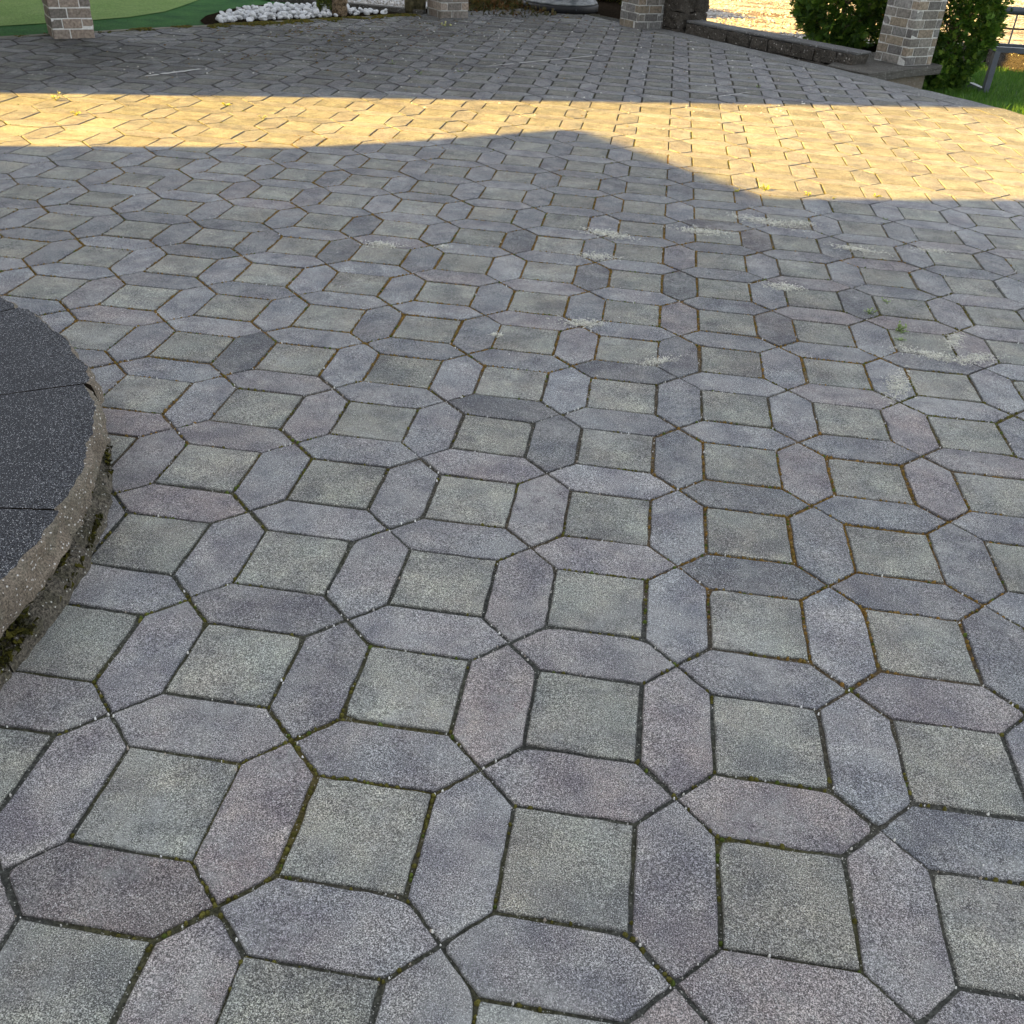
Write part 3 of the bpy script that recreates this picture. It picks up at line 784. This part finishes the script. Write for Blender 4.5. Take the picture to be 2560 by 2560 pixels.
# ------------------------------------------------------------------ moss, grit and weeds
rnd = random.Random(17); mb = MB(); gr = MB()
def blob(mb, x, y, z, s, h, c, rnd):
    n = 6; vs = [(x + math.cos(k * 6.283 / n) * s * rnd.uniform(.7, 1.2), y + math.sin(k * 6.283 / n) * s * rnd.uniform(.7, 1.2), z) for k in range(n)]
    vs += [(x + math.cos(k * 6.283 / n + .4) * s * .55, y + math.sin(k * 6.283 / n + .4) * s * .55, z + h * rnd.uniform(.7, 1)) for k in range(n)] + [(x, y, z + h * 1.15)]
    fs = [[k, (k + 1) % n, n + (k + 1) % n, n + k] for k in range(n)] + [[n + k, n + (k + 1) % n, 2 * n] for k in range(n)]
    mb.add(vs, fs, 0, c)
cam_xy = Vector((.96, -.95))
def visible(p): 
    d = p - cam_xy; return d.y > .3 and abs(d.x) < d.y * .72 + .5
for a, b in edges.values():
    mid = (a + b) / 2
    if not visible(mid): continue
    if min(inside_line(mid, A_, B_, off_) for A_, B_, off_ in HP) < 0: continue
    D = (mid - cam_xy).length
    if D < 8:
        ed = (b - a).length; st = .006 if D < 4 else .011
        for q in range(int(ed / st)):
            p = a.lerp(b, (q + rnd.random()) * st / ed)
            ru, ol = rustness(p.x, p.y), oliveness(p.x, p.y)
            corner = 1 - min(1, min((p - a).length, (p - b).length) / .05)
            pr = .62 * ru + .45 * max(0, ol - .28) + .42 * corner * (.25 + ol) - .05 + .5 * nz(p.x, p.y, 9, 8)
            if rnd.random() < pr:
                c = OLIVE * 1.25 if ru < .3 else RUST.lerp(OLIVE * 1.2, rnd.random() * .6) * 1.2
                if rnd.random() < .12: c = GREEN
                c = c * rnd.uniform(.7, 1.3); pp = p + Vector((rnd.gauss(0, .0012), rnd.gauss(0, .0012)))
                blob(mb, pp.x, pp.y, -.0060, rnd.uniform(.0038, .0072), rnd.uniform(.003, .0095), (*c, 1), rnd)
    # grit
    for _ in range(3 if D < 3.5 else (1 if D < 6 else 0)):
        if rnd.random() < .55:
            p = a.lerp(b, rnd.random()); s = rnd.choice([.0012, .0016, .002, .0028]); c = rnd.choice([(.7, .69, .64), (.5, .48, .44), (.75, .74, .72), (.35, .3, .25)])
            blob(gr, p.x + rnd.gauss(0, .003), p.y + rnd.gauss(0, .003), -.004, s, s * 2.2, (*c, 1), rnd)
for _ in range(260):
    y = rnd.uniform(-.2, 7) ; x = .96 + rnd.uniform(-.65, .65) * (y + 1.2); s = rnd.uniform(.001, .0024)
    blob(gr, x, y, 0, s, s * 1.4, (.66, .65, .6, 1), rnd)
for _ in range(1100):
    y = rnd.uniform(6.5, 12); x = rnd.uniform(-4, 2.5); s = rnd.uniform(.003, .009) * rnd.choice((.6, 1, 1.3))
    if min(inside_line(Vector((x, y)), A_, B_, off_) for A_, B_, off_ in HP) < 0: continue
    blob(gr, x, y, -.001, s, s * .7, (*rnd.choice([(.55, .54, .5), (.4, .38, .33), (.2, .15, .08)]), 1), rnd)
# moss along the turf kerb and round the pillars
for _ in range(5200):
    u = rnd.random(); p = LEFT[0].lerp(LEFT[1], u); d = Vector((.607, .794)); n_ = Vector((d.y, -d.x))
    if p.y < 9.0 and rnd.random() < .93: continue
    p = p + n_ * abs(rnd.gauss(0, .09 if p.y > 9.5 else .05))
    if nz(p.x, p.y, 5, 2) < -.1: continue
    s = rnd.uniform(.008, .02); c = rnd.choice([(.09, .085, .015), (.06, .065, .014), (.12, .09, .02), (.05, .045, .015)])
    blob(mb, p.x, p.y, .0, s, s * .6, (*c, 1), rnd)
for cx, cy, w, n in ((-2.6, 9.9, .5, 500), (-3.0, 9.2, .35, 200), (-1.5, 10.9, .6, 500), (-1.6, 9.3, .7, 260), (-.5, 12.4, .5, 420), (1.2, 11.6, .2, 30), (-2.3, 8.3, .6, 160)):
    for _ in range(n):
        x, y = rnd.gauss(cx, w), rnd.gauss(cy, w * .6); s = rnd.uniform(.005, .015)
        if nz(x, y, 4, 9) < .02 or min(inside_line(Vector((x, y)), A_, B_, off_) for A_, B_, off_ in HP) < 0: continue
        blob(mb, x, y, -.002, s, s * .5, (*rnd.choice([(.10, .09, .02), (.05, .05, .015), (.13, .075, .02), (.14, .09, .06)]), 1), rnd)
# moss in the undercut of the round step
for _ in range(5000):
    an = rnd.uniform(-.75, .55); z = rnd.uniform(.03, .096)
    if noise.noise(Vector((an * 9, z * 30, 2))) < .05: continue
    r = 1.630 + (.05 - z) * .9 if z > .05 else 1.640; s = rnd.uniform(.003, .007)
    p = Vector((WC.x + math.cos(an) * r, WC.y + math.sin(an) * r, z))
    c = rnd.choice([(.03, .03, .008), (.055, .05, .01), (.02, .018, .008)])
    vs = [p + Vector([rnd.gauss(0, s) for _ in range(3)]) for _ in range(4)]
    mb.add(vs, [[0, 1, 2], [0, 2, 3], [0, 3, 1], [1, 3, 2]], 0, (*c, 1))
tag(mb.build('moss', M_moss, cols=True), kind='stuff')
tag(gr.build('grit', M_white, cols=True), kind='stuff')

# pale seed fluff caught in the joints
M_fluff = m_attr('seed_fluff', .9, 50, trans=.3)
mb = MB()
def fluff(x, y, w, n, ang=0, asp=1):
    n = int(n * 1.5); w = w * 1.2
    for _ in range(n):
        u, v_ = rnd.gauss(0, w), rnd.gauss(0, w * asp); px = x + u * math.cos(ang) - v_ * math.sin(ang); py = y + u * math.sin(ang) + v_ * math.cos(ang)
        d = Vector((rnd.gauss(0, 1), rnd.gauss(0, 1), 0)).normalized(); L = rnd.uniform(.006, .022); wv = Vector((-d.y, d.x, 0)) * .0009
        z = rnd.uniform(.0005, .005); p = Vector((px, py, z)); q = p + d * L * .5 + Vector((rnd.gauss(0, .002), rnd.gauss(0, .002), .003)); e = p + d * L
        mb.add([p - wv, p + wv, q + wv, e, q - wv], [[0, 1, 2, 3, 4]], 0, (.68, .67, .60, 1))
for (x, y, w, n, an, asp) in ((-.22, 3.44, .035, 260, 0, .5), (.06, 3.51, .015, 50, 0, .8), (.80, 3.95, .05, 420, -.3, .45), (.79, 3.58, .035, 260, 0, .6), (.79, 2.75, .035, 260, .1, .45),
    (1.09, 2.46, .03, 170, .6, .4), (1.28, 4.15, .055, 380, 0, .4), (1.62, 4.44, .07, 500, -.3, .4), (1.82, 4.47, .04, 180, 0, .5), (.47, 2.54, .008, 60, 0, 1),
    (2.16, 2.80, .055, 330, -.3, .3), (2.33, 2.82, .045, 240, .5, .35), (2.28, 2.98, .04, 200, 1.2, .3), (1.97, 2.48, .05, 360, 1.3, .35), (1.64, 3.42, .035, 260, 0, .6), (2.05, 4.10, .05, 260, -.2, .35), (2.45, 4.2, .04, 140, 0, .4)):
    fluff(x, y, w, n, an, asp)
tag(mb.build('seed_fluff', M_fluff, cols=True), kind='stuff')

def weed(x, y, s, label, cols, n=14, seed=0, up=.6, stem=True):
    if cols is GR: n = max(5, int(n * .6)); s *= .85
    rnd = random.Random(seed); s *= .75 if y > 3.5 else 1
    t = empty('weed', (x, y, -.004)); tag(t, label, 'weed', 'weeds growing in the paving joints')
    mb = MB(); st = MB()
    for k in range(n):
        a_ = rnd.uniform(0, 6.3); L = s * rnd.uniform(.4, 1); d = Vector((math.cos(a_), math.sin(a_), up * rnd.uniform(.5, 2))).normalized()
        tip = d * L; st.tube([(0, 0, 0), tip * .5 + Vector((0, 0, s * .1)), tip], [.0011, .0009, .0006], 4)
        for q in range(4):
            p = tip * rnd.uniform(.5, 1); ld = (d + Vector((rnd.gauss(0, .8), rnd.gauss(0, .8), rnd.gauss(.1, .4)))).normalized(); sd = ld.cross(Vector((0, 0, 1))).normalized() * s * .09
            e = s * rnd.uniform(.18, .34); c = rnd.choice(cols)
            mb.add([p, p + ld * e * .5 + sd, p + ld * e, p + ld * e * .5 - sd], [[0, 1, 2, 3]], 0, (*c, 1))
    mb.build('leaves', M_leaf, t, cols=True); st.build('stem', M_leaf_stem, t)
M_leaf_stem = m_simple('weed_stem', (.05, .09, .02), (.10, .12, .03), 30)
GR = [(.22, .30, .10), (.26, .34, .14), (.16, .22, .07)]; YE = [(.55, .50, .04), (.42, .42, .05), (.6, .55, .1)]; PA = [(.50, .50, .22), (.40, .40, .16)]
for i, (x, y, s, lab, cc, n) in enumerate([
    (1.99, 3.20, .05, 'small green weed at the dark stone\'s lower tip, left of the larger weed pair', GR, 16),
    (2.08, 3.36, .04, 'green weed in the joint right of the darkest hexagonal stone', GR, 10),
    (2.07, 3.03, .06, 'sprawling green weed with the most leaves, in a crossing near the right side', GR, 24),
    (2.06, 2.93, .04, 'leafy green weed just in front of the sprawling one', GR, 12),
    (1.67, 5.10, .06, 'tallest bright yellow weed on the edge of the sunlit band', YE, 16),
    (1.50, 5.00, .04, 'yellow orange weed left of the tallest yellow one', YE, 10),
    (1.92, 5.07, .05, 'second yellow weed right of the tallest on the sunlit edge', YE, 12),
    (2.07, 5.04, .035, 'faint orange weed between two yellow ones on the sunlit edge', YE, 6),
    (2.33, 5.18, .05, 'rightmost yellow weed on the edge of the sunlit band', YE, 12),
    (2.30, 4.70, .035, 'green weed in shade just below the sunlit band on the right', GR, 10),
    (-3.14, 5.75, .10, 'pale twiggy weed at the far edge of the sunlit band near the left pillar', PA, 8),
    (-2.79, 5.38, .07, 'yellow weed inside the sunlit band at the far left', YE, 8),
    (-2.03, 6.04, .06, 'yellow green weed in the upper part of the sunlit band left of centre', YE, 8),
    (-1.66, 5.76, .06, 'pale weed low in the sunlit band left of centre', PA, 7),
    (-.76, 8.17, .08, 'thin green weed in the shaded paving in front of the black based drum', GR, 8),
    (-1.40, 8.28, .07, 'sparse green weed left of the chalky scratch in the shade', GR, 8),
    (-1.05, 7.85, .08, 'spreading green weed in the shade just beyond the sunlit band', GR, 8),
    (-1.45, 10.9, .12, 'dry pale weed at the foot of the dark brick pillar', PA, 9),
    (1.86, 8.60, .07, 'flat green weed near the right edge of the paving in the shade', GR, 8)]):
    weed(x, y, s, lab, cc, n, 40 + i)

# pale scratch marks on the far paving
def scuff(a, b, w, label):
    a, b = Vector(a), Vector(b); d = (b - a).normalized(); n_ = Vector((-d.y, d.x)); m = 24; v, f = [], []
    for i in range(m + 1):
        p = a.lerp(b, i / m) + n_ * .008 * nz(i * .3, 0, 1, 4); ww = w * (.5 + .6 * abs(nz(i * .9, 3, 1, 2))) * math.sin(math.pi * (i + .5) / (m + 1)) ** .4
        v += [(p.x - n_.x * ww, p.y - n_.y * ww, .0052), (p.x + n_.x * ww, p.y + n_.y * ww, .0052)]
    for i in range(m):
        if nz(i * 1.7, 5, 1, 3) > -.28: f.append([2 * i, 2 * i + 1, 2 * i + 3, 2 * i + 2])
    o = mesh('scuff_mark', v, f, M_scuff); tag(o, label, 'mark')
M_scuff = m_simple('chalky_scuff', (.34, .34, .33), (.55, .55, .53), 40)
scuff((-.59, 8.54), (.44, 9.84), .017, 'long pale chalky scratch across the shaded far paving')
scuff((1.38, 7.88), (1.82, 8.41), .010, 'short pale scratch at the right end of the sunlit band\'s far edge')
scuff((-3.0, 6.80), (-2.72, 7.35), .035, 'short wide pale scrape on the dark paving near the left pillar')

# ------------------------------------------------------------------ added out-of-frame blockers, shaped to shade the patio
LD = Vector((math.cos(AZ), math.sin(AZ))); ND = Vector((-LD.y, LD.x)); TE = math.tan(EL)
def W3(t, s, z): return Vector((LD.x * t + ND.x * s, LD.y * t + ND.y * s, z))
def building(name, label, prof, t0, t1, wallmat, roofmat, n_low):
    root = empty(name, W3(t0, prof[0][0], 0)); tag(root, label, 'shadow_house')
    off = root.location
    n = len(prof); v = [W3(t0, s, h) - off for s, h in prof] + [W3(t1, s, h) - off for s, h in prof]
    f = [list(range(n)), list(range(2 * n - 1, n - 1, -1))]; mi = [0, 0]
    for i in range(n):
        j = (i + 1) % n; f.append([i, i + n, j + n, j]); mi.append(1 if i in n_low else 0)
    mesh('walls', v, f, [wallmat, roofmat], root, mi)
    return root
M_rend = m_simple('cream_render', (.50, .47, .40), (.60, .57, .50), 3)
M_roof = m_simple('roof_tile', (.20, .09, .06), (.30, .14, .09), 30, bump=.01)
M_glass = m_simple('window_glass', (.02, .025, .03), (.03, .035, .04), 3, rough=.1, bump=0)
T0 = -6.0
def hh(t): return (t - T0) * TE
h1 = building('shadow_house', 'added unseen cream rendered house with a tiled lean-to roof and a set back upper storey', [(-9, -.6), (5.18, -.6), (5.18, hh(.70)), (4.90, hh(2.80) - .02), (4.04, hh(3.15) - .02), (3.95, hh(6)), (3.93, 7.4), (-2.5, 8.6), (-9, 7.4)], T0, T0 - 8, M_rend, M_roof, (2, 3, 6, 7))  # unseen building added, profile set by the foreground shadow outline
vg = [(5.175, hh(.60)), (5.34, hh(1.30)), (5.72, hh(2.42)), (5.66, hh(2.54)), (4.90, hh(2.82)), (4.04, hh(3.15))]  # thin added overhang, outline shaped to cast the shadow's peak
n_ = len(vg); mesh('shadow_peak', [W3(T0 + .14, a, b) - h1.location for a, b in vg] + [W3(T0 + .003, a, b) - h1.location for a, b in vg], [list(range(n_)), list(range(2 * n_ - 1, n_ - 1, -1))] + [[i, i + n_, (i + 1) % n_ + n_, (i + 1) % n_] for i in range(n_)], M_rend, h1)
h2 = building('shadow_garden_house', 'added unseen garden building beside the turf, roofline shaped to shade the far paving', [(6.70, -.6), (19, -.6), (19, 3.6), (15.2, 5.62), (12.6, 5.62), (9.6, 7.2), (6.72, 6.1)], T0, T0 - 8, M_rend, M_roof, (2, 3, 4, 5))  # unseen block added so its edge and roofline shade the far paving
for root, wins in ((h1, [(0, 1.5), (2.8, 1.5), (-3.4, 1.5), (-6.4, 1.5), (0, 5), (-3.4, 5)]), (h2, [(9, 1.5), (12, 1.5), (15.5, 1.5)])):
    for s, z in wins:
        o = root.location; mb = MB()
        c = W3(T0 + .02, s, z) - o
        for ds, dz, w, h in ((-.52, 0, .06, 1.3), (.52, 0, .06, 1.3), (0, .63, .98, .06), (0, -.63, .98, .06), (0, 0, .04, 1.2)):
            p = W3(T0 + .025, s + ds, z + dz) - o; mb.box(p.x, p.y, p.z, .07, w, h, AZ)
        w_ = mb.build('window', M_white if False else M_mortar, root)
        mb = MB(); mb.box(c.x, c.y, c.z, .02, .97, 1.19, AZ); mb.build('pane', M_glass, w_)

# flat canopy added unseen to darken the far-left paving
cn = empty('shade_canopy', W3(-.8, 8.3, 2.36)); tag(cn, 'flat timber canopy roof resting on the brown brick pillar by the turf, added unseen to shade the far paving', 'shade_canopy')
mb = MB(); p = Vector((0, 0, .06)); mb.box(0, 0, .06, 10.0, 2.85, .10, AZ, bev=.01); mb.build('roof_panel', M_bark, cn)
for q in range(11):
    mb = MB(); c = LD * (-4.8 + q * .96); mb.box(c.x, c.y, -.045, .07, 2.8, .105, AZ); mb.build('joist', M_bark, cn)
